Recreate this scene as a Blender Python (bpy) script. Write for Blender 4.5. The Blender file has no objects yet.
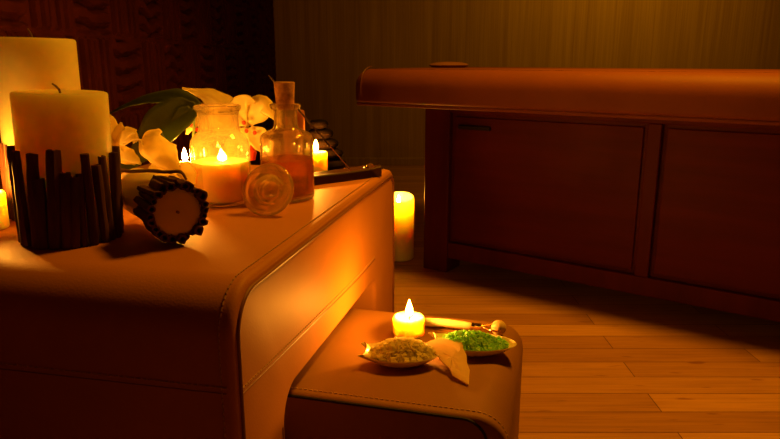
import bpy, bmesh, math, random
from mathutils import Vector, Matrix
random.seed(7)
R = math.radians
PI = math.pi
sc = bpy.context.scene
C = sc.collection

# ------------------------------------------------------------------ camera, world, light, exposure
cam_d = bpy.data.cameras.new('camera'); cam = bpy.data.objects.new('camera', cam_d); C.objects.link(cam)
cam.location = (0, 0, .755)
PITCH = math.atan(160.5 / 660)
cam.rotation_euler = (PI / 2 - PITCH, 0, 0)
cam_d.sensor_width = 36; cam_d.lens = 36 * 660 / 780
cam_d.clip_start = .02
sc.camera = cam

world = bpy.data.worlds.new('world'); sc.world = world; world.use_nodes = True
bg = world.node_tree.nodes['Background']
bg.inputs[0].default_value = (1, .13, .004, 1); bg.inputs[1].default_value = .03

WARM = (1, .35, .008)
def area(name, loc, target, size, power, color, spread=180):
    d = bpy.data.lights.new(name, 'AREA'); d.shape = 'DISK'; d.size = size; d.spread = math.radians(spread); d.energy = power; d.color = color
    o = bpy.data.objects.new(name, d); C.objects.link(o); o.location = loc
    o.rotation_euler = (Vector(target) - Vector(loc)).to_track_quat('-Z', 'Y').to_euler()
    return o
area('ceiling_light', (.75, 1.80, 2.3), (.6, 1.35, 0), .4, 23, WARM, 120)
area('wall_wash_light', (1.75, 3.55, 2.55), (1.5, 4.8, 1.3), .5, 8.5, (1, .40, .006), 110)

sc.view_settings.view_transform = 'Standard'; sc.view_settings.look = 'None'
sc.view_settings.exposure = 0; sc.view_settings.gamma = 1; sc.view_settings.use_curve_mapping = False
try:
    sc.cycles.use_denoising = True; sc.cycles.sample_clamp_indirect = 4; sc.cycles.max_bounces = 14
    sc.cycles.transparent_max_bounces = 24; sc.cycles.transmission_bounces = 12; sc.cycles.blur_glossy = .5
except Exception: pass

# ------------------------------------------------------------------ materials
def mat(name):
    m = bpy.data.materials.new(name); m.use_nodes = True; nt = m.node_tree
    return m, nt, nt.nodes, nt.nodes['Principled BSDF'], nt.links
def coords(nt, scale=(1, 1, 1), kind='Object'):
    tc = nt.nodes.new('ShaderNodeTexCoord'); mp = nt.nodes.new('ShaderNodeMapping')
    mp.inputs['Scale'].default_value = scale; nt.links.new(tc.outputs[kind], mp.inputs[0]); return mp.outputs[0]
def ramp(nt, fac, stops):
    r = nt.nodes.new('ShaderNodeValToRGB'); e = r.color_ramp.elements
    e[0].position, e[0].color = stops[0][0], (*stops[0][1], 1); e[1].position, e[1].color = stops[1][0], (*stops[1][1], 1)
    for p, c in stops[2:]:
        x = e.new(p); x.color = (*c, 1)
    nt.links.new(fac, r.inputs[0]); return r.outputs[0]
def noise(nt, co, scale, detail=4, rough=.55):
    n = nt.nodes.new('ShaderNodeTexNoise'); n.inputs['Scale'].default_value = scale; n.inputs['Detail'].default_value = detail
    n.inputs['Roughness'].default_value = rough; nt.links.new(co, n.inputs['Vector']); return n.outputs['Fac']
def bump(nt, b, h, strength, dist=.002):
    n = nt.nodes.new('ShaderNodeBump'); n.inputs['Strength'].default_value = strength; n.inputs['Distance'].default_value = dist
    nt.links.new(h, n.inputs['Height']); nt.links.new(n.outputs[0], b.inputs['Normal'])
def simple(name, c1, c2, scale, rough, stretch=(1, 1, 1), bstr=.2, bdist=.001, spec=.5, metal=0, lo=.3, hi=.7):
    m, nt, N, b, L = mat(name)
    co = coords(nt, stretch); f = noise(nt, co, scale)
    L.new(ramp(nt, f, [(lo, c1), (hi, c2)]), b.inputs['Base Color'])
    b.inputs['Roughness'].default_value = rough; b.inputs['Specular IOR Level'].default_value = spec; b.inputs['Metallic'].default_value = metal
    if bstr: bump(nt, b, f, bstr, bdist)
    return m

def wax_mat(name, col, radius=.02, sss=1.0, rough=.42):
    m, nt, N, b, L = mat(name)
    co = coords(nt); f = noise(nt, co, 35)
    c2 = tuple(x * .9 for x in col)
    L.new(ramp(nt, f, [(.3, c2), (.7, col)]), b.inputs['Base Color'])
    b.inputs['Roughness'].default_value = rough
    b.inputs['Subsurface Weight'].default_value = sss; b.inputs['Subsurface Radius'].default_value = (1, .62, .3)
    b.inputs['Subsurface Scale'].default_value = radius
    bump(nt, b, f, .08, .001)
    return m
def flame_mat(s):
    m = bpy.data.materials.new('flame'); m.use_nodes = True; nt = m.node_tree
    for n in list(nt.nodes): nt.nodes.remove(n)
    e = nt.nodes.new('ShaderNodeEmission'); o = nt.nodes.new('ShaderNodeOutputMaterial')
    e.inputs[0].default_value = (1, .35, .028, 1); e.inputs[1].default_value = s
    nt.links.new(e.outputs[0], o.inputs[0]); return m
def leather_mat(name, c1, c2):
    m, nt, N, b, L = mat(name)
    co = coords(nt); f = noise(nt, co, 6)
    L.new(ramp(nt, f, [(.3, c1), (.7, c2)]), b.inputs['Base Color'])
    b.inputs['Roughness'].default_value = .55; b.inputs['Specular IOR Level'].default_value = .17
    v = N.new('ShaderNodeTexVoronoi'); v.inputs['Scale'].default_value = 330; L.new(co, v.inputs['Vector'])
    bump(nt, b, v.outputs['Distance'], .13, .001)
    return m
def real_glass(name, color, ior=1.47, rough=0.0, mix=.35, haze=0):
    m = bpy.data.materials.new(name); m.use_nodes = True; nt = m.node_tree; N = nt.nodes
    for n in list(N): N.remove(n)
    g = N.new('ShaderNodeBsdfGlass'); g.inputs['Color'].default_value = (*color, 1); g.inputs['IOR'].default_value = ior; g.inputs['Roughness'].default_value = rough
    t = N.new('ShaderNodeBsdfTransparent'); t.inputs[0].default_value = (*color, 1)
    mx = N.new('ShaderNodeMixShader'); mx.inputs[0].default_value = mix; o = N.new('ShaderNodeOutputMaterial')
    nt.links.new(g.outputs[0], mx.inputs[1]); nt.links.new(t.outputs[0], mx.inputs[2])
    d = N.new('ShaderNodeBsdfTranslucent'); d.inputs[0].default_value = (.95, .8, .45, 1); m2 = N.new('ShaderNodeMixShader'); m2.inputs[0].default_value = haze
    nt.links.new(mx.outputs[0], m2.inputs[1]); nt.links.new(d.outputs[0], m2.inputs[2]); nt.links.new(m2.outputs[0], o.inputs[0])
    return m
def petal_mat(name, col, k=.45):
    m = bpy.data.materials.new(name); m.use_nodes = True; nt = m.node_tree; N = nt.nodes; b = N['Principled BSDF']
    co = coords(nt); f = noise(nt, co, 60)
    cc = ramp(nt, f, [(.3, tuple(x * .85 for x in col)), (.75, col)])
    t = N.new('ShaderNodeBsdfTranslucent'); mx = N.new('ShaderNodeMixShader'); mx.inputs[0].default_value = k
    nt.links.new(cc, b.inputs['Base Color']); nt.links.new(cc, t.inputs[0]); b.inputs['Roughness'].default_value = .5
    nt.links.new(b.outputs[0], mx.inputs[1]); nt.links.new(t.outputs[0], mx.inputs[2]); nt.links.new(mx.outputs[0], N['Material Output'].inputs[0])
    return m

M = {}
M['wax'] = wax_mat('ivory_wax', (.95, .82, .45), .12)
M['wax_lit'] = wax_mat('lit_ivory_wax', (.97, .84, .48), .04)
M['wax_dull'] = wax_mat('pale_wax', (.85, .7, .4), .02)
M['jar_wax'] = wax_mat('jar_wax', (.88, .66, .28), .055)
M['rust_wax'] = wax_mat('rust_wax', (.5, .2, .07), .006)
M['wick'] = simple('wick_cord', (.16, .10, .05), (.3, .2, .1), 200, .9)
M['char'] = simple('charred_wick', (.01, .008, .006), (.03, .02, .015), 200, .9)
M['flame'] = flame_mat(1500)
M['flame_jar'] = flame_mat(1200)
M['leather'] = leather_mat('tan_leather', (.46, .19, .03), (.52, .22, .04))
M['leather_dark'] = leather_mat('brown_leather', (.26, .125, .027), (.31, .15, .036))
M['piping'] = simple('leather_piping', (.2, .075, .016), (.24, .09, .02), 40, .5)
M['thread'] = simple('pale_thread', (.42, .24, .09), (.5, .3, .12), 300, .8)
M['bark'] = simple('cinnamon_bark', (.045, .012, .003), (.13, .038, .011), 90, .75, (1, 1, .15), .6, .002)
M['vinyl'] = leather_mat('tan_vinyl', (.20, .062, .012), (.23, .072, .015))
M['mahogany'] = simple('mahogany', (.07, .006, .0015), (.11, .010, .003), 14, .55, (1, 1, .08), .1, spec=.2)
M['door_wood'] = simple('dark_mahogany', (.075, .006, .0015), (.11, .009, .002), 20, .55, (.08, 1, 1), .1, spec=.2)
M['void'] = simple('dark_plinth', (.006, .002, .001), (.012, .004, .002), 20, .7)
M['wall_panel'] = simple('carved_dark_wood', (.040, .0055, .0012), (.060, .009, .002), 12, .7, (1, 1, 1), .1, spec=.06)
M['tray'] = simple('dark_tray_wood', (.03, .010, .003), (.06, .021, .007), 25, .5, (.15, 1, 1), .2, spec=.15)
M['stone'] = simple('dark_stone', (.004, .002, .001), (.008, .004, .002), 30, .7, bstr=.15, spec=.04)
M['incense'] = simple('incense_paste', (.03, .014, .008), (.06, .028, .014), 120, .8)
M['bamboo_stick'] = simple('thin_bamboo', (.3, .11, .06), (.4, .16, .08), 60, .6)
M['cork'] = simple('cork', (.42, .2, .075), (.62, .34, .15), 130, .85, (1, 1, 1), .5, .002, lo=.38, hi=.62)
M['petal'] = petal_mat('cream_petal', (.98, .87, .36), .5)
M['lip'] = petal_mat('red_lip', (.75, .06, .02), .35)
M['leaf'] = petal_mat('green_leaf', (.09, .13, .018), .4)
M['twig'] = simple('brown_twig', (.14, .07, .025), (.28, .15, .05), 60, .7)
M['porcelain'] = simple('ivory_porcelain', (.82, .72, .46), (.88, .78, .5), 8, .22, bstr=0)
M['salt'] = petal_mat('tan_salt', (1, .95, .62), .68)
M['green_salt'] = petal_mat('green_salt', (.58, 1, .36), .6)
M['slab'] = petal_mat('salt_slab', (.97, .74, .42), .5)
M['ivory'] = simple('ivory_handle', (.8, .66, .38), (.86, .72, .43), 15, .3, bstr=0)
M['metal'] = simple('polished_metal', (.75, .6, .5), (.85, .7, .6), 15, .18, bstr=0, metal=1)
M['copper'] = simple('copper_fork', (.7, .3, .18), (.8, .38, .22), 15, .25, bstr=0, metal=1)
M['ball'] = simple('pale_stone_ball', (.6, .45, .25), (.8, .62, .36), 110, .5, bstr=.3)
M['glass'] = real_glass('jar_glass', (1, .97, .88), 1.45, mix=.4, haze=.05)
M['bottle_glass'] = real_glass('bottle_glass', (1, .95, .85), 1.47, mix=.22, haze=.05)
M['oil'] = real_glass('amber_oil', (.86, .58, .26), 1.4, mix=.2)
M['stopper_glass'] = real_glass('stopper_glass', (1, .94, .8), 1.5, mix=.15, haze=.16)

# back wall: fine vertical ribs of a grass-cloth paper
def wallpaper():
    m, nt, N, b, L = mat('ribbed_wallpaper')
    co = coords(nt, (110, 110, 1.5)); f = noise(nt, co, 1.0, 5, .6)
    co2 = coords(nt, (26, 26, .8)); g = noise(nt, co2, 1.0, 2)
    a = N.new('ShaderNodeMath'); a.operation = 'ADD'; L.new(f, a.inputs[0]); L.new(g, a.inputs[1])
    h = N.new('ShaderNodeMath'); h.operation = 'MULTIPLY'; L.new(a.outputs[0], h.inputs[0]); h.inputs[1].default_value = .5
    L.new(ramp(nt, h.outputs[0], [(.38, (.29, .19, .05)), (.62, (.41, .29, .09))]), b.inputs['Base Color'])
    b.inputs['Roughness'].default_value = .7; bump(nt, b, f, .4, .003); return m
M['wallpaper'] = wallpaper()
def bamboo_floor():
    m, nt, N, b, L = mat('bamboo_planks')
    co = coords(nt)
    br = N.new('ShaderNodeTexBrick'); br.inputs['Scale'].default_value = 1; br.inputs['Brick Width'].default_value = .95; br.inputs['Row Height'].default_value = .082
    br.inputs['Mortar Size'].default_value = .0011; br.inputs['Mortar Smooth'].default_value = .2; br.offset = .37; br.inputs['Bias'].default_value = 0
    br.inputs['Color1'].default_value = (.36, .18, .04, 1); br.inputs['Color2'].default_value = (.57, .32, .09, 1); br.inputs['Mortar'].default_value = (.07, .02, .006, 1)
    L.new(co, br.inputs['Vector'])
    g = noise(nt, coords(nt, (3, 60, 1)), 1.5, 5, .65)
    gr = ramp(nt, g, [(.3, (.62, .55, .45)), (.65, (1, 1, 1))])
    k = noise(nt, coords(nt, (11, 55, 1)), 1.0, 1)
    kr = ramp(nt, k, [(.68, (1, 1, 1)), (.76, (.55, .42, .3))])
    m1 = N.new('ShaderNodeMixRGB'); m1.blend_type = 'MULTIPLY'; m1.inputs[0].default_value = .8; L.new(br.outputs['Color'], m1.inputs[1]); L.new(gr, m1.inputs[2])
    m2 = N.new('ShaderNodeMixRGB'); m2.blend_type = 'MULTIPLY'; m2.inputs[0].default_value = .8; L.new(m1.outputs[0], m2.inputs[1]); L.new(kr, m2.inputs[2])
    L.new(m2.outputs[0], b.inputs['Base Color']); b.inputs['Roughness'].default_value = .42; b.inputs['Specular IOR Level'].default_value = .35
    bump(nt, b, g, .05, .001); return m
M['floor'] = bamboo_floor()

# ------------------------------------------------------------------ mesh helpers
class MB:
    def __init__(s): s.v = []; s.f = []
    def add(s, vs, fs, mtx=None):
        o = len(s.v)
        s.v += [tuple(mtx @ Vector(p)) if mtx else tuple(p) for p in vs]
        s.f += [tuple(i + o for i in f) for f in fs]; return s
    def box(s, x0, x1, y0, y1, z0, z1, mtx=None):
        vs = [(x0, y0, z0), (x1, y0, z0), (x1, y1, z0), (x0, y1, z0), (x0, y0, z1), (x1, y0, z1), (x1, y1, z1), (x0, y1, z1)]
        return s.add(vs, [(3, 2, 1, 0), (4, 5, 6, 7), (0, 1, 5, 4), (1, 2, 6, 5), (2, 3, 7, 6), (3, 0, 4, 7)], mtx)
    def lathe(s, prof, n=48, mtx=None, zfun=None):
        vs = []; fs = []; rings = []
        for r, z in prof:
            if r < 1e-6: rings.append([len(vs)]); vs.append((0, 0, z))
            else:
                ring = []
                for k in range(n):
                    a = 2 * PI * k / n; ring.append(len(vs)); zz = z + (zfun(a, r, z) if zfun else 0)
                    vs.append((r * math.cos(a), r * math.sin(a), zz))
                rings.append(ring)
        for A, B in zip(rings, rings[1:]):
            if len(A) == 1 and len(B) == 1: continue
            for k in range(n):
                k2 = (k + 1) % n
                if len(A) == 1: fs.append((A[0], B[k2], B[k]))
                elif len(B) == 1: fs.append((A[k], A[k2], B[0]))
                else: fs.append((A[k], A[k2], B[k2], B[k]))
        return s.add(vs, fs, mtx)
    def tube(s, pts, rad, n=10, cap=True, jit=0):
        pts = [Vector(p) for p in pts]; m = len(pts)
        if not hasattr(rad, '__len__'): rad = [rad] * m
        T = [(pts[min(i + 1, m - 1)] - pts[max(i - 1, 0)]).normalized() for i in range(m)]
        u = T[0].orthogonal().normalized(); vs = []; fs = []
        for i in range(m):
            u = (u - T[i] * u.dot(T[i])).normalized(); w = T[i].cross(u)
            for k in range(n):
                a = 2 * PI * k / n; r = rad[i] * (1 + random.uniform(-jit, jit))
                vs.append(tuple(pts[i] + (u * math.cos(a) + w * math.sin(a)) * r))
        for i in range(m - 1):
            for k in range(n):
                k2 = (k + 1) % n; fs.append((i * n + k, i * n + k2, (i + 1) * n + k2, (i + 1) * n + k))
        if cap:
            fs.append(tuple(range(n - 1, -1, -1))); fs.append(tuple((m - 1) * n + k for k in range(n)))
        return s.add(vs, fs)
    def mesh(s, name, smooth=35):
        me = bpy.data.meshes.new(name); me.from_pydata(s.v, [], s.f); me.update()
        b = bmesh.new(); b.from_mesh(me); bmesh.ops.recalc_face_normals(b, faces=b.faces); b.to_mesh(me); b.free()
        if smooth:
            me.polygons.foreach_set('use_smooth', [True] * len(me.polygons)); me.set_sharp_from_angle(angle=R(smooth))
        return me
    def build(s, name, m, parent=None, smooth=35):
        o = bpy.data.objects.new(name, s.mesh(name, smooth)); o.data.materials.append(m); C.objects.link(o)
        if parent: o.parent = parent
        return o
def mod_bevel(o, w, seg=3, ang=30):
    b = o.modifiers.new('bevel', 'BEVEL'); b.width = w; b.segments = seg; b.limit_method = 'ANGLE'; b.angle_limit = R(ang); b.harden_normals = False
def mod_solid(o, t):
    b = o.modifiers.new('solid', 'SOLIDIFY'); b.thickness = t; b.offset = 0
def mod_sub(o, n=1):
    b = o.modifiers.new('sub', 'SUBSURF'); b.levels = n; b.render_levels = n
def thing(name, label, cat, loc=(0, 0, 0), rz=0, group=None):
    o = bpy.data.objects.new(name, None); C.objects.link(o); o.location = loc; o.rotation_euler = (0, 0, rz); o.empty_display_size = .05
    return tag(o, label, cat, group)
def tag(o, label, cat, group=None, kind=None):
    o['label'] = label; o['category'] = cat
    if group: o['group'] = group
    if kind: o['kind'] = kind
    return o
def struct(o): o['kind'] = 'structure'; return o
def spline(pts, n):
    """Catmull-Rom through pts"""
    P = [Vector(p) for p in pts]; P = [P[0] * 2 - P[1]] + P + [P[-1] * 2 - P[-2]]; out = []; seg = len(P) - 3
    for i in range(n + 1):
        t = i / n * seg; k = min(int(t), seg - 1); t -= k; a, b, c, d = P[k:k + 4]
        out.append(.5 * ((2 * b) + (c - a) * t + (2 * a - 5 * b + 4 * c - d) * t * t + (3 * b - a - 3 * c + d) * t ** 3))
    return out
def lerp_list(ws, n):
    out = []
    for i in range(n + 1):
        t = i / n * (len(ws) - 1); k = min(int(t), len(ws) - 2); t -= k; t = t * t * (3 - 2 * t); out.append(ws[k] * (1 - t) + ws[k + 1] * t)
    return out

# ------------------------------------------------------------------ the setting
XW, YW = -.815, 4.79
struct(MB().box(XW - .05, 3.4, -1.2, YW + .05, -.06, 0).build('floor', M['floor'], smooth=0))
struct(MB().box(XW - .1, 3.4, YW, YW + .1, 0, 2.7).build('wall_back', M['wallpaper'], smooth=0))
o = MB().box(XW + .012, 3.4, YW - .014, YW, 0, .055).build('baseboard_back', M['wallpaper'], smooth=0); mod_bevel(o, .004, 2); struct(o)

def carved_wall():
    """square carved tiles in alternation: upright ribs and lying wavy ribs"""
    P = .2265; y0 = 2.002 - 14 * P; zb = .818 - 4 * P; cols, rows, n = 27, 9, 40
    vs = []; fs = []; W = cols * n + 1; Hn = rows * n + 1
    rng = random.Random(3); ph = {}
    for j in range(Hn):
        for i in range(W):
            ci, cj = min(i // n, cols - 1), min(j // n, rows - 1); u = i / n - ci; v = j / n - cj
            key = (ci, cj)
            if key not in ph: ph[key] = [rng.uniform(0, 6.28) for _ in range(2)] + [rng.uniform(.02, .05)]
            a, b, amp = ph[key]
            edge = min(u, 1 - u, v, 1 - v)
            if edge < .03: h = .012
            else:
                if (ci + cj) % 2 == 0: q = math.cos(2 * PI * 6 * u)              # upright ribs
                else: q = math.cos(2 * PI * 4.5 * (v + amp * math.sin(2 * PI * u * 1.1 + a) + .5 * amp * math.sin(4 * PI * u + b)))   # lying wavy ribs
                q = min(1, max(0, (q + .75) / .75)); h = .020 * q * q * (3 - 2 * q)
            vs.append((XW - .012 + h, y0 + P * i / n, zb + P * j / n))
    for j in range(Hn - 1):
        for i in range(W - 1):
            k = j * W + i; fs.append((k, k + 1, k + W + 1, k + W))
    ymax = y0 + P * cols
    m = MB().add(vs, fs); m.box(XW - .1, XW - .013, y0, ymax, 0, 2.7)
    m.box(XW - .1, XW + .004, y0, ymax, 0, zb)
    m.box(XW - .012, XW + .006, YW - .035, YW, 0, 2.7)
    return m.build('wall_left', M['wall_panel'], smooth=60)
struct(carved_wall())

# ------------------------------------------------------------------ massage table
def massage_table():
    ang = math.atan2(-.57470, .81837)
    t = thing('massage_table', 'long massage table with tan padded top and dark red wooden base by the back wall', 'massage table', (-.114, 2.376, 0), ang)
    Lx, W = 1.95, .76
    # padded cushion: rounded in section and at the ends
    bm = bmesh.new(); bmesh.ops.create_cube(bm, size=1)
    for v in bm.verts: v.co = Vector(((v.co.x + .5) * (Lx + .035) - .035, (v.co.y + .5) * W, .606 + (v.co.z + .5) * .116))
    top = [e for e in bm.edges if all(v.co.z > .7 for v in e.verts)]; vert = [e for e in bm.edges if abs(e.verts[0].co.z - e.verts[1].co.z) > .05]
    bmesh.ops.bevel(bm, geom=vert, offset=.05, segments=6, affect='EDGES', profile=.5)
    top = [e for e in bm.edges if all(v.co.z > .715 for v in e.verts) and len(e.link_faces) == 2 and any(abs(f.normal.z) < .5 for f in e.link_faces)]
    bmesh.ops.bevel(bm, geom=top, offset=.062, segments=8, affect='EDGES', profile=.5)
    bot = [e for e in bm.edges if all(v.co.z < .62 for v in e.verts) and any(abs(f.normal.z) < .5 for f in e.link_faces)]
    bmesh.ops.bevel(bm, geom=bot, offset=.012, segments=3, affect='EDGES', profile=.5)
    me = bpy.data.meshes.new('cushion'); bm.to_mesh(me); bm.free()
    me.polygons.foreach_set('use_smooth', [True] * len(me.polygons)); me.set_sharp_from_angle(angle=R(40))
    c = bpy.data.objects.new('cushion', me); me.materials.append(M['vinyl']); C.objects.link(c); c.parent = t
    # stitched seam near the end of the cushion
    pts = []
    for k in range(0, 25):
        a = k / 24 * PI / 2; pts.append((.014, .0625 - .0625 * math.cos(a) * 1.004 - .0005, .666 + .0625 * math.sin(a)))
    MB().tube([(.014, -.0008, .632)] + [(.014, -.0008, .65)] + pts[1:], .0016, 6).build('seam', M['piping'], c)
    b = MB().box(-.02, Lx - .015, .015, W - .015, .594, .606).build('cushion_board', M['vinyl'], t); mod_bevel(b, .005, 3)
    f = .108; Wb = W - .108
    for (x, y) in ((.2135, f), (1.6365, f), (.2135, Wb - .1), (1.6365, Wb - .1)):
        l = MB().box(x, x + .1, y, y + .1, 0, .594).build('leg', M['mahogany'], t); mod_bevel(l, .004, 2)
    r = MB().box(.3135, 1.6365, f + .004, f + .03, .055, .115).box(.3135, 1.6365, f + .004, f + .03, .575, .594).build('front_rail', M['mahogany'], t); mod_bevel(r, .003, 2)
    s = MB().box(.968, 1.008, f + .003, f + .03, .115, .575).build('center_stile', M['mahogany'], t); mod_bevel(s, .003, 2)
    for x0, x1, hx in ((.3135, .968, .345), (1.008, 1.6365, 1.46)):
        mb = MB().box(x0, x1, f + .024, f + .045, .115, .575)
        d = mb.build('door', M['door_wood'], t, 0)
        fr = MB().box(x0 + .012, x1 - .012, f + .017, f + .025, .127, .563).build('door_panel', M['door_wood'], d); mod_bevel(fr, .003, 2)
        h = MB().box(hx, hx + .12, f + .002, f + .014, .522, .536).box(hx + .008, hx + .02, f + .005, f + .016, .524, .534).box(hx + .1, hx + .112, f + .005, f + .016, .524, .534)
        q = h.build('door_handle', M['void'], d); mod_bevel(q, .003, 2)
    MB().box(.3135, 1.6365, Wb - .03, Wb - .004, .055, .594).box(.22, .31, f + .1, Wb - .1, .055, .594).box(1.64, 1.73, f + .1, Wb - .1, .055, .594).build('side_panel', M['door_wood'], t, 0)
    MB().box(.3135, 1.6365, f + .03, Wb - .03, .06, .08).build('bottom_panel', M['void'], t, 0)
    # small cushion lying at the far corner
    p = thing('small_cushion', 'small flat tan cushion lying on the far end of the massage table', 'cushion', (.236, 2.712, .7225), ang)
    prof = [(0, 0), (.06, 0), (.074, .004), (.078, .009), (.07, .015), (.05, .0195), (.025, .0215), (0, .022)]
    MB().lathe(prof, 40, Matrix.Diagonal((1, 1.1, 1, 1))).build('pad', M['leather_dark'], p)
massage_table()

# ------------------------------------------------------------------ leather tables
E1 = Vector((.2113, .9774, 0))
def rounded(pts, radii, seg=8):
    """round the corners of a closed 2-D polygon"""
    out = []; n = len(pts)
    for i in range(n):
        p = Vector(pts[i]); a = Vector(pts[i - 1]); b = Vector(pts[(i + 1) % n]); r = radii[i]
        if r <= 0: out.append(tuple(p)); continue
        da = (a - p).normalized(); db = (b - p).normalized(); th = da.angle(db); d = r / math.tan(th / 2)
        c = p + (da + db).normalized() * (r / math.sin(th / 2)); s = p + da * d; e = p + db * d
        a0 = math.atan2(s.y - c.y, s.x - c.x); a1 = math.atan2(e.y - c.y, e.x - c.x)
        da_ = (a1 - a0 + PI) % (2 * PI) - PI
        for k in range(seg + 1):
            q = a0 + da_ * k / seg; out.append((c.x + r * math.cos(q), c.y + r * math.sin(q)))
    return out
def dashes(mb, path, step=.0075, ln=.005, r=.0011):
    """stitches along a polyline"""
    P = [Vector(p) for p in path]; acc = 0; nxt = 0
    for a, b in zip(P, P[1:]):
        L = (b - a).length; d = (b - a) / max(L, 1e-9)
        while nxt <= acc + L:
            s = a + d * (nxt - acc); mb.tube([s, s + d * ln], r, 5); nxt += step
        acc += L
def big_table():
    """local frame: x runs left (0) to the right face at x = 0 (body lies at x < 0), y runs along the right face, away from the camera"""
    t = thing('leather_side_table', 'large tan leather side table with an arched opening, crowded with candles', 'table', (-.1813, .7030, 0), math.atan2(E1.y, E1.x) - PI / 2)
    Ln, W, Hh = .906, .62, .5
    outer = rounded([(0, 0), (0, Hh), (Ln, Hh), (Ln, 0)], [0, .064, .045, 0], 10)
    inner = rounded([(.705, 0), (.705, .279), (.152, .291), (.152, 0)], [0, .022, .045, 0], 10)
    prof = outer + inner
    n = len(prof)
    bm = bmesh.new()
    A = [bm.verts.new((0, y, z)) for y, z in prof]; B = [bm.verts.new((-W, y, z)) for y, z in prof]
    fa = bm.faces.new(A); fb = bm.faces.new(B[::-1])
    for i in range(n): bm.faces.new((A[i], B[i], B[(i + 1) % n], A[(i + 1) % n]))
    bmesh.ops.recalc_face_normals(bm, faces=bm.faces)
    ed = [e for e in bm.edges if (abs(e.verts[0].co.x) < 1e-6 and abs(e.verts[1].co.x) < 1e-6) or (abs(e.verts[0].co.x + W) < 1e-6 and abs(e.verts[1].co.x + W) < 1e-6)]
    ed = [e for e in ed if max(e.verts[0].co.z, e.verts[1].co.z) > 1e-5]
    bmesh.ops.bevel(bm, geom=ed, offset=.010, segments=4, affect='EDGES', profile=.5, clamp_overlap=True)
    bmesh.ops.triangulate(bm, faces=[f for f in bm.faces if len(f.verts) > 4])
    me = bpy.data.meshes.new('leather_body'); bm.to_mesh(me); bm.free()
    me.polygons.foreach_set('use_smooth', [True] * len(me.polygons)); me.set_sharp_from_angle(angle=R(30)); me.materials.append(M['leather'])
    body = bpy.data.objects.new('leather_body', me); C.objects.link(body); body.parent = t
    # piping just inside the outer edge of the right face, one line of it on the flank
    o2 = rounded([(.014, 0), (.014, Hh - .014), (Ln - .014, Hh - .014), (Ln - .014, 0)], [0, .050, .032, 0], 10)
    MB().tube([(.0008, y, z) for y, z in o2], .0028, 8).build('piping', M['piping'], t)
    i2 = rounded([(.718, 0), (.718, .292), (.139, .304), (.139, 0)], [0, .03, .055, 0], 8)
    mb = MB()
    fo = rounded([(0, .001), (0, Hh + .0004), (Ln, Hh + .0004), (Ln, .001)], [0, .064, .045, 0], 10)
    dashes(mb, [(-.0165, y - .0004, z) for y, z in fo])
    # the seam that crosses the front and runs along the right face
    dashes(mb, [(-W + .02, -.0004, .380), (-.011, -.0004, .380)])
    sp = spline([(.0004, .012, .372), (.0004, .10, .366), (.0004, .3, .353), (.0004, .55, .338), (.0004, .7, .335)], 40)
    dashes(mb, sp)
    mb.build('stitching', M['thread'], t)
    s = MB()
    s.tube([(-W + .02, 0.0006, .372), (-.011, .0006, .372)], .0012, 6)
    s.tube([p + Vector((-.0006, 0, -.007)) for p in sp], .0013, 6)
    s.tube([(0.0002, y, z) for y, z in i2[18:]], .0012, 6)
    s.build('seam', M['piping'], t)
big_table()

def stool():
    e2 = Vector((math.cos(R(-15.5)), math.sin(R(-15.5)), 0))
    W, D, Hh, XR = .49, .362, .265, .028
    t = thing('leather_stool', 'low brown leather stool pulled half out from under the side table', 'stool', (.139 - .0, .832, 0), R(-14.4))
    # local: x from -W to 0 (right side), y from 0 (front) to D
    bm = bmesh.new(); bmesh.ops.create_cube(bm, size=1)
    for v in bm.verts: v.co = Vector(((v.co.x - .5) * W + XR, (v.co.y + .5) * D, (v.co.z + .5) * Hh))
    def rnd(e):
        z = [v.co.z for v in e.verts]; x = [v.co.x for v in e.verts]; y = [v.co.y for v in e.verts]
        return max(z) > .1 and abs(y[0] - y[1]) > .1          # long top edges left/right
    bmesh.ops.bevel(bm, geom=[e for e in bm.edges if rnd(e)], offset=.048, segments=10, affect='EDGES', profile=.5)
    ed = [e for e in bm.edges if all(abs(v.co.y) < 1e-5 for v in e.verts) or all(abs(v.co.y - D) < 1e-5 for v in e.verts)]
    ed = [e for e in ed if max(v.co.z for v in e.verts) > 1e-4]
    bmesh.ops.bevel(bm, geom=ed, offset=.009, segments=4, affect='EDGES', profile=.5)
    bmesh.ops.triangulate(bm, faces=[f for f in bm.faces if len(f.verts) > 4])
    me = bpy.data.meshes.new('leather_body'); bm.to_mesh(me); bm.free()
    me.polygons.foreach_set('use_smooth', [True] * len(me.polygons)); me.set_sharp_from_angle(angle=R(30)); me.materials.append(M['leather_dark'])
    b = bpy.data.objects.new('leather_body', me); C.objects.link(b); b.parent = t
    pr = rounded([(XR - W + .012, 0), (XR - W + .012, Hh - .005), (XR - .030, Hh - .005), (XR - .030, 0)], [0, .036, .036, 0], 10)
    pr = [(x, .0035, z) for x, z in pr]
    MB().tube([(x, .0006, z) for x, _, z in pr], .0024, 8).build('piping', M['void'], t)
    mb = MB()
    st = rounded([(XR - W, 0), (XR - W, Hh), (XR, Hh), (XR, 0)], [0, .048, .048, 0], 10)
    dashes(mb, [(x, .0155, z + .0003) for x, z in st], .008, .005, .0012)
    mb.build('stitching', M['thread'], t)
stool()

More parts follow.
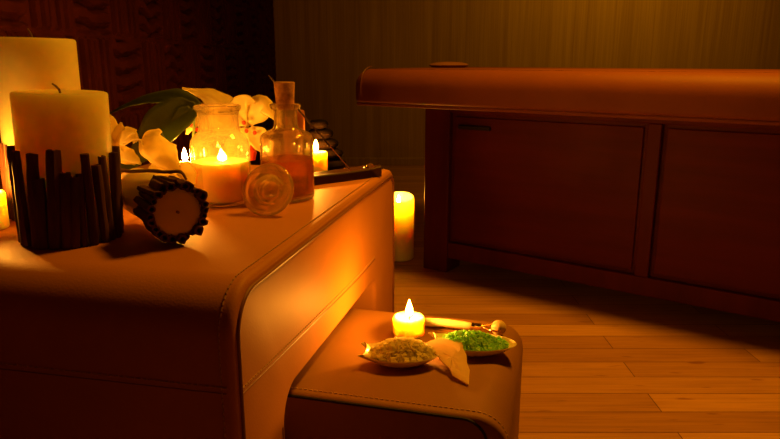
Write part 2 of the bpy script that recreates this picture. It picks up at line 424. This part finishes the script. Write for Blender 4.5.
# ------------------------------------------------------------------ candles
def stick_pts(x, y, z0, z1, lean, rr): pass
def quill(p0, p1, r, parent, hollow=True):
    """one rolled cinnamon quill: rough tube with hollow ends"""
    p0 = Vector(p0); p1 = Vector(p1); d = p1 - p0; L = d.length; n = 10; rings = 9
    q = d.to_track_quat('Z', 'Y').to_matrix().to_4x4(); q.translation = p0
    rk = [1 + random.uniform(-.28, .22) for _ in range(n)]
    mb = MB(); vs = []; fs = []
    seq = [(.45, .03), (.55, .0)] if hollow else [(.8, .0)]
    prof = [(0, min(.02, L * .2))] + [(r * .5, .012)] + [(r * .55, 0), (r * .95, 0)] + [(r * (1 + random.uniform(-.08, .08)), L * k / rings) for k in range(1, rings)] + [(r * .95, L), (r * .55, L), (r * .5, L - .012), (0, L - min(.02, L * .2))]
    mb.lathe(prof, n, q)
    c0 = p0; dn = d.normalized(); out = []
    for i, v in enumerate(mb.v):
        vv = Vector(v) - c0; ax = vv.dot(dn); rad = vv - dn * ax
        k = i % n; out.append(tuple(c0 + dn * ax + rad * rk[k])); 
    mb.v = out
    return mb.build('cinnamon_stick', M['bark'], parent, 50)
def wick(parent, x, y, z, dx, dy, h, m='wick', r=.0016):
    MB().tube([(x, y, z - .004), (x + dx * .15, y + dy * .15, z + h * .35), (x + dx * .55, y + dy * .5, z + h * .72), (x + dx, y + dy, z + h)], [r, r, r * .95, r * .7], 8).build('wick', M[m], parent)
def flame(parent, x, y, z, h=.026, r=.0052, m='flame'):
    prof = [(0, 0), (r * .55, h * .05), (r * .9, h * .16), (r, h * .3), (r * .86, h * .48), (r * .55, h * .7), (r * .24, h * .88), (0, h)]
    MB().lathe(prof, 16, Matrix.Translation((x, y, z))).build('flame', M[m], parent)
def candle_body(r, h, lit, well=.012, wall=.006, dip=0, dipdir=0, taper=.0):
    e = min(.004, r * .15)
    rb = r * (1 + taper)
    prof = [(0, 0), (rb - e, 0), (rb - e * .3, e * .3), (rb, e)] + [(rb + (r - rb) * k / 8, e + (h - 2 * e) * k / 8) for k in range(1, 9)] + [(r - e * .3, h - e * .3), (r - e, h)]
    if lit:
        prof += [(r - wall, h - .0012), (r - wall - .003, h - well * .55), (r * .45, h - well), (0, h - well)]
    else:
        prof += [(r * .5, h - .0012), (0, h - .002)]
    zf = (lambda a, rr, z: -dip * (.5 + .5 * math.cos(a - dipdir)) if z > h - .006 else 0) if dip else None
    return MB().lathe(prof, 56, None, zf)
def candle(label, loc, r, h, lit=False, wx=(0, 0), well=.012, wall=.006, wax=None, dip=0, dipdir=0, taper=0, flame_h=.026, flame_r=.0052, fm='flame', group=None, flame_z=None):
    t = thing('candle', label, 'candle', loc, 0, group)
    candle_body(r, h, lit, well, wall, dip, dipdir, taper).build('wax_body', M[wax or ('wax_lit' if lit else 'wax')], t)
    if lit:
        z = h - well; zf = flame_z or z + .0085; wick(t, wx[0], wx[1], z, .001, 0, zf + .0035 - z, 'char', .0011); flame(t, wx[0], wx[1], zf, flame_h, flame_r, fm)
    return t
T = .5
# the tall unlit pillar at the back
t = candle('tallest thick cream pillar candle, unlit, behind the stick-wrapped one at the left', (-.574, 1.092, T), .0605, .2875, taper=.04); t.rotation_euler = (0, R(1.2), 0)
wick(t, -.003, 0, .286, -.006, 0, .016)
for a in range(200, 400, 12):
    q = R(a + random.uniform(-3, 3)); hh = random.uniform(.09, .135); rr = .0625
    quill((rr * math.cos(q), rr * math.sin(q), .001), (rr * math.cos(q + random.uniform(-.12, .12)), rr * math.sin(q + random.uniform(-.1, .1)), hh), random.uniform(.0042, .0055), t)
# the front pillar with its skirt of sticks
t = candle('unlit cream pillar candle standing upright in a skirt of dark cinnamon sticks', (-.467, .938, T), .0620, .2108); t.rotation_euler = (0, R(1.6), 0)
wick(t, .001, .0, .209, -.009, -.004, .013)
N_ = 29
for k in range(N_):
    q = 2 * PI * k / N_ + random.uniform(-.05, .05); hh = random.uniform(.095, .135); rr = .0632
    if k % 5 == 2: hh += .012
    dq = random.uniform(-.26, .16)
    r_ = random.uniform(.0058, .0082)
    # the stick leans along the wax: bow it outwards a little by keeping both ends on the surface
    quill((rr * math.cos(q), rr * math.sin(q), .001), ((rr + .002) * math.cos(q + dq), (rr + .002) * math.sin(q + dq), hh), r_, t)
# small lit candle cut by the left frame
candle('short lit candle beside the tall pillars at the left edge of the photo', (-.618, .989, T), .0265, .0575, True, (-.001, 0), .009, .005)
# hidden votive behind the flower
candle('small lit candle half hidden behind the drooping cream petal', (-.384, 1.208, T), .0185, .070, True, (.006, 0), .007, .004)
# candle to the right of the bottle
candle('small lit candle right of the cork bottle, behind the incense tray', (-.16, 1.469, T), .0198, .054, True, (-.0055, 0), .007, .004)
candle('slim unlit rust coloured candle behind the neck of the cork bottle', (-.208, 1.437, T), .0235, .148, False, wax='rust_wax')
wick(bpy.data.objects['candle.005'] if 'candle.005' in bpy.data.objects else t, 0, 0, .146, .001, 0, .006)
candle('lit votive candle standing on the low leather stool', (.034, 1.127, .265), .0290, .0345, True, (.001, -.002), .006, .005, flame_h=.03, flame_r=.006)
candle('tall lit candle standing on the floor behind the side table', (.037, 2.473, 0), .0555, .254, True, (-.004, -.012), .14, .006, dip=.02, dipdir=R(265), flame_h=.032, flame_r=.006, flame_z=.222)

# lying candle in sticks
def lying():
    ax = Vector((-.585, .811, .0)).normalized()
    t = thing('candle', 'pillar candle wrapped in dark cinnamon sticks lying on its side, round end towards the camera', 'candle', (-.293, .889, .549), 0)
    rw = .0352; Ln = .20
    q = ax.to_track_quat('Z', 'Y').to_matrix().to_4x4()
    prof = [(0, .0035), (rw * .2, .003), (rw * .8, .002), (rw * .96, .003), (rw, .006), (rw, .1), (rw * 1.04, .16), (rw * 1.03, Ln - .004), (rw * .97, Ln), (0, Ln)]
    MB().lathe(prof, 48, q).build('wax_body', M['wax_dull'], t)
    MB().tube([ax * .004, ax * .001, ax * -.001], .002, 8).build('wick', M['wick'], t)
    u = q.col[0].to_3d(); w = q.col[1].to_3d()
    for k in range(24):
        a = 2 * PI * k / 24 + random.uniform(-.06, .06); r_ = random.uniform(.0050, .0078); rr = rw + r_ * .5
        d = u * math.cos(a) + w * math.sin(a); d2 = u * math.cos(a + random.uniform(-.12, .12)) + w * math.sin(a + random.uniform(-.1, .1))
        quill(d * rr + ax * random.uniform(-.007, .003), d2 * (rr - .002) + ax * random.uniform(.052, .08), r_, t, random.random() < .35)
lying()

# ------------------------------------------------------------------ glass jar candle
def jar():
    t = thing('jar_candle', 'wide necked glass jar filled with wax and lit, in the middle of the side table', 'jar candle', (-.304, 1.177, T))
    o_ = [(0, 0), (.046, 0), (.0495, .0015), (.0515, .005), (.052, .011), (.052, .105), (.0516, .110), (.0500, .1155), (.0465, .121), (.0415, .1255), (.0375, .129), (.0358, .133), (.0355, .140), (.0355, .160), (.037, .1655), (.0398, .168), (.0412, .1715), (.0405, .1752), (.038, .1765)]
    i_ = [(.0345, .1755), (.0328, .172), (.0325, .165), (.0325, .140), (.0329, .1325), (.0352, .1275), (.040, .1232), (.0445, .119), (.0475, .114), (.0490, .109), (.0494, .104), (.0492, .012), (.014, .0085), (0, .008)]
    MB().lathe(o_ + i_, 64).build('glass_jar', M['glass'], t)
    w = .078
    wb = MB().lathe([(0, .0088), (.0465, .0088), (.0488, .012), (.0488, w - .002), (.0478, w), (.045, w - .001), (.02, w - .003), (0, w - .003)], 64).build('wax_fill', M['jar_wax'], t)
    wick(t, .003, -.004, w - .003, .001, 0, .009, 'char', .0012); flame(t, .003, -.004, w + .001, .02, .0058, 'flame_jar')
jar()

# ------------------------------------------------------------------ corked bottle and stopper
def bottle():
    t = thing('oil_bottle', 'round glass bottle of amber oil closed with a tapered cork', 'bottle', (-.191, 1.217, T))
    o_ = [(0, .002), (.04, 0), (.046, .0012), (.0482, .004), (.049, .009), (.049, .109), (.0487, .1135), (.0472, .118), (.0435, .1225), (.036, .1265), (.028, .1295), (.0236, .1325), (.0217, .137), (.0213, .145), (.0213, .160), (.0225, .1655), (.0265, .168), (.0285, .1715), (.0282, .1748), (.026, .176)]
    i_ = [(.0178, .1755), (.0166, .172), (.0163, .16), (.0163, .146), (.0172, .139), (.0190, .134), (.0235, .130), (.033, .1245), (.041, .1195), (.0449, .1150), (.0460, .1105), (.0462, .105), (.0462, .014), (.0445, .01), (.036, .008), (0, .010)]
    MB().lathe(o_ + i_, 64).build('glass_bottle', M['bottle_glass'], t)
    MB().lathe([(0, .0105), (.036, .0085), (.0446, .0105), (.0463, .0145), (.0463, .0755), (0, .0755)], 64).build('oil', M['oil'], t)
    MB().lathe([(0, .1665), (.0152, .1665), (.0157, .168), (.0163, .174), (.0188, .211), (.0186, .2138), (.0175, .2148), (0, .2148)], 40).build('cork', M['cork'], t)
bottle()
def stopper():
    ax = Vector((.22, .86, -.40)).normalized()
    t = thing('glass_stopper', 'round clear glass stopper leaning on its side in front of the cork bottle', 'stopper', (-.206, 1.088, T + .0425))
    q = ax.to_track_quat('Z', 'Y').to_matrix().to_4x4()
    disc = [(0, 0), (.012, -.0005), (.020, -.001), (.0245, -.003), (.03, -.0045), (.036, -.0042), (.0405, -.0015), (.0422, .002), (.0415, .0055), (.038, .0075), (.03, .008), (.0265, .0085)]
    plug = [(.0262, .012), (.0258, .02), (.0248, .030), (.0235, .0325), (.0215, .032), (.0205, .029), (.0205, .014), (.016, .010), (0, .009)]
    MB().lathe([(r * 1.09, z * 1.09) for r, z in disc + plug], 64, q).build('stopper_body', M['stopper_glass'], t)
stopper()

# ------------------------------------------------------------------ incense tray, stick, stone stack
TU = Vector((.789, .615, 0)).normalized(); tray_ang = math.atan2(TU.y, TU.x)
def tray():
    t = thing('incense_tray', 'long dark wooden incense tray on the far corner of the side table', 'incense holder', (-.018, 1.453, T), tray_ang)
    L = .25; W = .046
    # local x from -L to 0, y from 0 to W: a shallow boat with a groove
    sec = [(0, 0), (W, 0), (W, .017), (W - .003, .020), (W - .008, .0195), (W - .014, .0155), (W / 2, .0145), (.014, .0155), (.008, .0195), (.003, .020), (0, .017)]
    vs = []; fs = []; n = len(sec); K = 14
    for k in range(K + 1):
        x = -L + L * k / K; e = abs(2 * k / K - 1); lift = .004 * e ** 4
        for y, z in sec: vs.append((x, y, z + (lift if z > .001 else 0) + (.004 * max(0, e - .9) * 10 if .005 < y < W - .005 and z > .01 else 0)))
    for k in range(K):
        for i in range(n): fs.append((k * n + i, k * n + (i + 1) % n, (k + 1) * n + (i + 1) % n, (k + 1) * n + i))
    fs.append(tuple(range(n))); fs.append(tuple(K * n + i for i in range(n - 1, -1, -1)))
    o = MB().add(vs, fs).build('tray_body', M['tray'], t, 30); mod_bevel(o, .0012, 2, 40)
    MB().lathe([(0, 0), (.0055, 0), (.0062, .002), (.005, .0055), (.0025, .0075), (0, .008)], 20, Matrix.Translation((-.028, .022, .0185))).build('brass_knob', M['metal'], t)
tray()
s = thing('incense_stick', 'thin dark incense stick rising aslant from the wooden tray', 'incense stick', (-.0835, 1.4275, .5155))
d = Vector((-.229, 1.29, .725)) - Vector((-.081, 1.4275, .5155))
MB().tube([(0, 0, 0), d * .2, d * .3], .0012, 8).build('bamboo_core', M['bamboo_stick'], s)
MB().tube([d * .29, d * .3, d * .6, d * .98, d], [.0011, .0019, .0019, .0018, .001], 8).build('incense_coating', M['incense'], s)
zz = T; names = ['wide dark flat stone at the bottom of the stone stack', 'second dark stone from the bottom of the stone stack', 'middle dark stone of the five-stone stack', 'fourth dark stone up, second from top of the stone stack', 'small dark flat stone topping the stack behind the lit candle']
for k, (r, dx, h) in enumerate([(.052, 0, .025), (.046, -.002, .024), (.039, -.006, .024), (.031, -.010, .023), (.0235, -.014, .021)]):
    prof = [(0, 0), (r * .6, .0), (r * .86, h * .16), (r * .98, h * .38), (r, h * .55), (r * .93, h * .78), (r * .75, h * .95), (r * .45, h), (0, h)]
    rn = random.Random(k)
    o = MB().lathe(prof, 40, Matrix.Rotation(rn.uniform(0, 3), 4, 'Z') @ Matrix.Diagonal((1, .93, 1, 1))).build('massage_stone', M['stone'])
    o.location = (-.153 + dx, 1.553, zz); zz += h
    tag(o, names[k], 'stone', 'stacked dark stones')

# ------------------------------------------------------------------ flowers and leaves
def ribbon(parent, name, pts, widths, face, m, cup=.0, n=16, nv=8, thick=.0010, wave=0, seed=0, vein=0):
    """a petal or leaf: centre line through pts, full widths along it, facing 'face', cupped across"""
    P = spline(pts, n); Wd = lerp_list(widths, n); F = Vector(face).normalized(); vs = []; fs = []; rn = random.Random(seed); ph = rn.uniform(0, 6)
    base = Vector(parent.location)
    for i in range(n + 1):
        tg = (P[min(i + 1, n)] - P[max(i - 1, 0)]).normalized(); sd = tg.cross(F).normalized(); nr = sd.cross(tg).normalized()
        for j in range(nv + 1):
            s = j / nv * 2 - 1; w = Wd[i] / 2
            off = nr * (cup * w * (s * s) + wave * math.sin(i * .9 + ph + s * 2.0) * abs(s) - vein * w * (1 - abs(s)) ** 3)
            vs.append(tuple(P[i] + sd * s * w + off - base))
    for i in range(n):
        for j in range(nv):
            k = i * (nv + 1) + j; fs.append((k, k + 1, k + nv + 2, k + nv + 1))
    o = MB().add(vs, fs).build(name, m, parent, 0)
    o.data.polygons.foreach_set('use_smooth', [True] * len(o.data.polygons)); mod_solid(o, thick)
    return o
CAMF = (.25, -.95, .15)
def loc_tube(parent, name, pts, r, m, n=8, k=24):
    b = Vector(parent.location); return MB().tube([p - b for p in spline(pts, k)], r, n).build(name, m, parent)

# flower by the pillars, at the left
a = thing('orchid_flower', 'cream flower with narrow pointed petals and curled stamens beside the upright stick-wrapped candle', 'flower', (-.46, 1.125, T))
ribbon(a, 'petal', [(-.458, 1.10, .612), (-.462, 1.10, .64), (-.478, 1.11, .675)], [.008, .026, .024, .003], (.3, -.9, .1), M['petal'], .3, wave=.001, seed=1)
ribbon(a, 'petal', [(-.459, 1.10, .617), (-.440, 1.085, .634), (-.420, 1.065, .636), (-.404, 1.055, .627)], [.012, .038, .036, .022, .004], (.1, -.8, .6), M['petal'], -.35, wave=.0015, seed=2)
ribbon(a, 'petal', [(-.458, 1.102, .618), (-.447, 1.095, .637), (-.441, 1.09, .654)], [.01, .024, .018, .003], CAMF, M['petal'], .3, seed=3)
ribbon(a, 'petal', [(-.459, 1.10, .614), (-.427, 1.06, .608), (-.388, 1.02, .596)], [.008, .022, .026, .016, .003], (.2, -.85, .5), M['petal'], -.3, wave=.001, seed=4)
ribbon(a, 'petal', [(-.463, 1.10, .612), (-.444, 1.07, .603), (-.405, 1.04, .592)], [.008, .020, .024, .016, .003], (.2, -.9, .3), M['petal'], .3, wave=.001, seed=5)
ribbon(a, 'petal', [(-.462, 1.10, .612), (-.480, 1.08, .590), (-.487, 1.055, .565)], [.008, .022, .022, .003], (.1, -.9, .3), M['petal'], .3, seed=6)
loc_tube(a, 'stamen', [(-.452, 1.095, .618), (-.432, 1.07, .626), (-.411, 1.05, .639), (-.400, 1.04, .641), (-.397, 1.04, .633), (-.405, 1.04, .626)], .0013, M['petal'])
loc_tube(a, 'stamen', [(-.452, 1.095, .616), (-.430, 1.065, .620), (-.408, 1.046, .630), (-.392, 1.036, .632), (-.388, 1.034, .623)], .0013, M['petal'])
loc_tube(a, 'stem', [(-.46, 1.103, .613), (-.470, 1.125, .58), (-.462, 1.128, .53), (-.46, 1.125, .501)], .0024, M['leaf'])
# flower in the middle: broad hanging petals
b = thing('orchid_flower', 'cream flower with broad drooping petals left of the glass jar', 'flower', (-.395, 1.145, T))
ribbon(b, 'petal', [(-.402, 1.132, .634), (-.390, 1.105, .622), (-.372, 1.09, .598), (-.342, 1.08, .562)], [.012, .052, .062, .05, .03, .006], (.45, -.8, .45), M['petal'], -.45, wave=.0015, seed=7)
ribbon(b, 'petal', [(-.394, 1.135, .638), (-.408, 1.115, .630), (-.414, 1.10, .607)], [.012, .028, .024, .005], (-.3, -.85, .3), M['petal'], -.4, seed=8)
ribbon(b, 'petal', [(-.356, 1.10, .588), (-.378, 1.09, .576), (-.393, 1.08, .563), (-.402, 1.075, .552)], [.02, .04, .036, .02, .004], (.1, -.9, .35), M['petal'], .2, wave=.001, seed=9)
ribbon(b, 'petal', [(-.352, 1.092, .582), (-.338, 1.085, .572), (-.326, 1.083, .552)], [.014, .03, .026, .005], (.2, -.9, .3), M['petal'], .3, seed=10)
loc_tube(b, 'stem', [(-.396, 1.137, .634), (-.388, 1.16, .60), (-.392, 1.152, .55), (-.395, 1.145, .501)], .0024, M['leaf'])
# the large spotted flower behind the jar
c = thing('orchid_flower', 'large cream orchid with red spots and red lip behind the glass jar and bottle', 'flower', (-.31, 1.335, T))
ribbon(c, 'petal', [(-.277, 1.312, .628), (-.309, 1.305, .660), (-.348, 1.288, .688), (-.392, 1.268, .702)], [.014, .048, .060, .044, .02, .005], (.1, -.75, .65), M['petal'], -.35, wave=.002, seed=11)
ribbon(c, 'petal', [(-.280, 1.313, .628), (-.268, 1.312, .652), (-.245, 1.305, .668), (-.222, 1.285, .640)], [.014, .05, .052, .03, .004], (.2, -.85, .4), M['petal'], -.3, wave=.001, seed=12)
ribbon(c, 'petal', [(-.285, 1.31, .632), (-.300, 1.308, .655), (-.285, 1.312, .676), (-.262, 1.31, .672)], [.014, .04, .036, .02, .004], CAMF, M['petal'], .2, seed=13)
ribbon(c, 'petal', [(-.297, 1.31, .620), (-.340, 1.29, .642), (-.368, 1.26, .652), (-.381, 1.24, .618)], [.012, .045, .05, .036, .005], (-.1, -.9, .3), M['petal'], -.3, wave=.002, seed=14)
ribbon(c, 'petal', [(-.277, 1.31, .623), (-.302, 1.298, .584), (-.322, 1.28, .548)], [.014, .05, .05, .02, .004], CAMF, M['petal'], .25, wave=.001, seed=15)
ribbon(c, 'petal', [(-.277, 1.31, .623), (-.250, 1.30, .592), (-.236, 1.292, .560)], [.014, .042, .04, .02, .004], CAMF, M['petal'], .25, wave=.001, seed=16)
ribbon(c, 'lip', [(-.272, 1.300, .590), (-.269, 1.283, .580), (-.268, 1.282, .562)], [.008, .018, .010], CAMF, M['lip'], -.5, seed=17)
rn = random.Random(5)
for (x, y, z) in [(-.286, 1.298, .634), (-.266, 1.300, .614), (-.281, 1.296, .618), (-.372, 1.243, .634), (-.368, 1.246, .644), (-.366, 1.250, .626)]:
    MB().lathe([(0, -.0015), (.003, -.001), (.0042, 0), (.003, .001), (0, .0015)], 14, Matrix.Translation(Vector((x, y, z)) - c.location) @ Matrix.Rotation(R(90), 4, 'X')).build('red_spot', M['lip'], c)
loc_tube(c, 'stem', [(-.279, 1.315, .622), (-.295, 1.34, .59), (-.308, 1.34, .54), (-.31, 1.335, .501)], .0028, M['leaf'])
# leaves
l1 = thing('orchid_leaf', 'long narrow dark green leaf reaching left above the other leaf', 'leaf', (-.35, 1.262, T))
ribbon(l1, 'leaf_blade', [(-.352, 1.24, .673), (-.38, 1.243, .684), (-.412, 1.25, .690), (-.455, 1.27, .685), (-.502, 1.29, .672), (-.55, 1.31, .652)], [.010, .032, .040, .032, .020, .012, .002], (.0, -.75, .65), M['leaf'], -.25, 22, wave=.001, seed=20, vein=.15)
loc_tube(l1, 'stem', [(-.353, 1.241, .673), (-.346, 1.255, .64), (-.350, 1.262, .57), (-.35, 1.262, .501)], .0026, M['leaf'])
l2 = thing('orchid_leaf', 'broad green leaf hanging down to the left behind the drooping petals', 'leaf', (-.378, 1.235, T))
ribbon(l2, 'leaf_blade', [(-.358, 1.232, .675), (-.378, 1.218, .662), (-.408, 1.20, .640), (-.446, 1.185, .594), (-.492, 1.17, .554)], [.008, .05, .066, .072, .056, .032, .003], (.05, -.9, .35), M['leaf'], .2, 22, wave=.001, seed=21, vein=.2)
ribbon(l2, 'leaf_lobe', [(-.366, 1.226, .668), (-.382, 1.214, .652), (-.398, 1.206, .632)], [.012, .03, .022, .002], (.1, -.9, .3), M['leaf'], .2, 14, seed=22, vein=.15)
loc_tube(l2, 'stem', [(-.360, 1.232, .672), (-.368, 1.24, .62), (-.376, 1.238, .56), (-.378, 1.235, .501)], .0026, M['leaf'])
tw = MB().tube(spline([(-.452, 1.035, .588), (-.399, 1.0, .588), (-.357, .966, .5945), (-.321, .935, .5975), (-.296, .922, .600), (-.287, .917, .590)], 26), [.0028] * 14 + [.0024] * 8 + [.0018] * 5, 9, jit=.12)
o = tw.build('twig', M['twig']); tag(o, 'thin brown twig lying across the top of the candle on its side', 'twig')

# ------------------------------------------------------------------ dishes, salts, slab, roller on the stool
def dish(label, loc, rz, L, W, h=.019):
    """a fish shaped boat: rounded nose at +x, a two pointed tail at -x"""
    t = thing('fish_dish', label, 'dish', loc, rz)
    ns = 64
    def outline(a, k):
        x = math.cos(a); y = math.sin(a)
        px = x * L / 2; py = y * W / 2 * (1 - .10 * x)
        if x < -.2:                         # tail: two horns with a notch between
            q = (-.2 - x) / .8
            py = math.copysign(abs(py), y) if abs(y) > 1e-9 else 0
            tail = max(0, q - .25) / .75
            py += math.copysign(W * .20 * math.sin(min(1, abs(y) * 2.2) * PI) * tail * k, y) if abs(y) > 1e-6 else 0
            px += L * (-.09 * math.exp(-((abs(y) - .42) / .16) ** 2) + .05 * math.exp(-(y / .2) ** 2)) * k * min(1, tail * 1.6)
        return px, py
    rings = [(0.0, .0, 0), (.50, 0, 0), (.58, .002, .2), (.78, .008, .55), (.92, .0145, .9), (1.0, h, 1), (.985, h + .0012, 1), (.955, h, 1), (.88, .0155, .9), (.72, .009, .55), (.5, .005, .2), (0, .0042, 0)]
    vs = []; fs = []; idx = []
    for s, z, k in rings:
        if s == 0: idx.append([len(vs)]); vs.append((0, 0, z)); continue
        ring = []
        for i in range(ns):
            a = 2 * PI * i / ns; px, py = outline(a, k); ring.append(len(vs))
            tip = max(0, -math.cos(a) - .75) * 4 * k * .004
            vs.append((px * s, py * s, z + tip))
        idx.append(ring)
    for A, B in zip(idx, idx[1:]):
        for i in range(ns):
            j = (i + 1) % ns
            if len(A) == 1: fs.append((A[0], B[j], B[i]))
            elif len(B) == 1: fs.append((A[i], A[j], B[0]))
            else: fs.append((A[i], A[j], B[j], B[i]))
    MB().add(vs, fs).build('dish_body', M['porcelain'], t, 50)
def salt(name, label, m, loc, rz, L, W, H, n, seed, peak=0.0, size=.005):
    """a heap of crystals: many small chipped cubes over a mound"""
    rn = random.Random(seed); mb = MB()
    prof = []
    def top(x, y):
        d = (x / (L / 2) - peak * 1.0) ** 2 / (1 if x / (L / 2) < peak else 1) + (y / (W / 2)) ** 2
        return H * max(0, 1 - d) ** .7
    K = 14; vs = [(0, 0, .0)]; fs = []
    ring0 = []
    for r_ in range(1, 7):
        for k in range(24):
            a = 2 * PI * k / 24; s = r_ / 6; x = math.cos(a) * L / 2 * s; y = math.sin(a) * W / 2 * s; zb = .0055 + .0115 * max(0, s - .4) / .6
            vs.append((x, y, max(zb, .8 * top(x, y) + .005)))
    vs[0] = (0, 0, .8 * top(0, 0) + .005)
    for k in range(24): fs.append((0, 1 + k, 1 + (k + 1) % 24))
    for r_ in range(5):
        for k in range(24):
            a = 1 + r_ * 24 + k; b = 1 + r_ * 24 + (k + 1) % 24; fs.append((a, a + 24, b + 24, b))
    nb = len(vs); vs.append((0, 0, .0055))
    for k in range(24): fs.append((nb, 1 + 5 * 24 + (k + 1) % 24, 1 + 5 * 24 + k))
    mb.add(vs, fs)
    for _ in range(n):
        a = rn.uniform(0, 2 * PI); s = math.sqrt(rn.random()) * .93; x = math.cos(a) * L / 2 * s; y = math.sin(a) * W / 2 * s
        z = max(.0075 + .0115 * max(0, s - .4) / .6, top(x, y) * .86 + .006) + rn.uniform(-.001, .0012)
        c_ = size * rn.uniform(.55, 1.25) / 2
        mt = Matrix.Translation((x, y, z)) @ Matrix.Rotation(rn.uniform(0, 6), 4, Vector((rn.uniform(-1, 1), rn.uniform(-1, 1), rn.uniform(-1, 1))).normalized())
        b = MB().box(-c_ * rn.uniform(.7, 1.2), c_, -c_, c_ * rn.uniform(.7, 1.2), -c_, c_)
        mb.add([Vector(p) * rn.uniform(.75, 1.1) for p in b.v], b.f, mt)
    o = mb.build(name, m, None, 0); o.location = loc; o.rotation_euler = (0, 0, rz); tag(o, label, 'salt', None, 'stuff'); return o
ZS = .2652
dish('fish shaped cream dish holding tan salt, nearer the camera on the stool', (.018, 1.008, ZS), R(-4), .128, .082)
salt('bath_salt', 'heap of coarse tan bath salt in the nearer dish', M['salt'], (.022, 1.010, ZS), R(-4), .112, .070, .036, 430, 1, 0, .0075)
dish('fish shaped cream dish holding green salt, at the right on the stool', (.143, 1.049, ZS), R(-6), .146, .080)
salt('bath_salt', 'heap of green bath salt in the right hand dish', M['green_salt'], (.145, 1.051, ZS), R(-6), .118, .066, .030, 520, 2, -.15, .0062)

def slab():
    P = [(.056, 1.027, .2885), (.070, 1.038, .2895), (.087, 1.048, .290), (.106, 1.043, .2895), (.123, 1.036, .289), (.1225, 1.018, .285), (.125, 1.0, .2815), (.1235, .982, .278), (.127, .962, .274), (.124, .945, .2705), (.121, .925, .2672), (.108, .938, .2695), (.099, .950, .2715), (.0945, .965, .275), (.085, .980, .279), (.079, .996, .282), (.066, 1.010, .2855)]
    c = Vector((.1, .95, .2652)); rn = random.Random(9)
    P = [Vector(p) - c for p in P]; n = len(P); mid = sum(P, Vector()) / n; nr = (P[10] - P[0]).cross(P[4] - P[0]).normalized()
    if nr.z < 0: nr = -nr
    P = [p + Vector((rn.uniform(-.0012, .0012), rn.uniform(-.0015, .0015), 0)) for p in P]
    vs = []; fs = []; rings = [1.0, .86, .7, .52, .32]
    for sgn in (1, -1):
        for s in rings:
            for p in P:
                q = mid + (p - mid) * s; th = .0009 + .0017 * (1 - s) ** .4 + rn.uniform(-.0007, .0008) * (s < 1)
                vs.append(q + nr * (th * sgn + .001))
        vs.append(mid + nr * (.0025 * sgn + .001))
    K = len(rings); S = K * n + 1
    for b in (0, S):
        for r_ in range(K - 1):
            for i in range(n):
                j = (i + 1) % n; fs.append((b + r_ * n + i, b + r_ * n + j, b + (r_ + 1) * n + j, b + (r_ + 1) * n + i))
        for i in range(n): fs.append((b + (K - 1) * n + i, b + (K - 1) * n + (i + 1) % n, b + K * n))
    for i in range(n):
        j = (i + 1) % n; fs.append((i, S + i, S + j, j))
    o = MB().add(vs, fs).build('crystal_slab', M['slab'], None, 12); o.location = c
    tag(o, 'thin jagged tan crystal slab leaning on the two salt dishes', 'crystal')
slab()

def roller():
    B = Vector((.198, 1.122, .2652 + .0140))
    t = thing('massage_roller', 'ivory handled massage roller with a round stone ball behind the green salt', 'massage roller', tuple(B))
    A = Vector((.066, 1.1622, .2652 + .0086)) - B; F = Vector((.150, 1.1388, .2652 + .0103)) - B; G = Vector((.168, 1.134, .2652 + .0110)) - B
    pts = spline([A, A.lerp(F, .5) + Vector((0, 0, .0012)), F], 20)
    MB().tube([pts[0] - (pts[1] - pts[0]) * .25] + pts, [.004] + [.0076, .0079] + [.008 - .0002 * max(0, i - 8) / 1.0 * .6 for i in range(18)] + [.0058], 18).build('handle', M['ivory'], t)
    d = (G - F).normalized()
    MB().tube([F, F + d * .001, F + d * .004, F + d * .005, F + d * .008, F + d * .009, G], [.0052, .0064, .0064, .0056, .0056, .0062, .0058], 18).build('ferrule', M['metal'], t)
    side = d.cross(Vector((0, 0, 1))).normalized()
    for sg in (1, -1):
        MB().tube(spline([G - d * .003, G + d * .006 + side * sg * .004, side * sg * .0150 - d * .012, side * sg * .0154], 14), .0016, 8).build('fork_prong', M['copper'], t)
    MB().tube([side * .016, side * -.016], .0013, 8).build('axle', M['copper'], t)
    n = 12; MB().lathe([(.0140 * math.sin(PI * k / n), -.0140 * math.cos(PI * k / n)) for k in range(n + 1)], 28).build('ball', M['ball'], t)
roller()
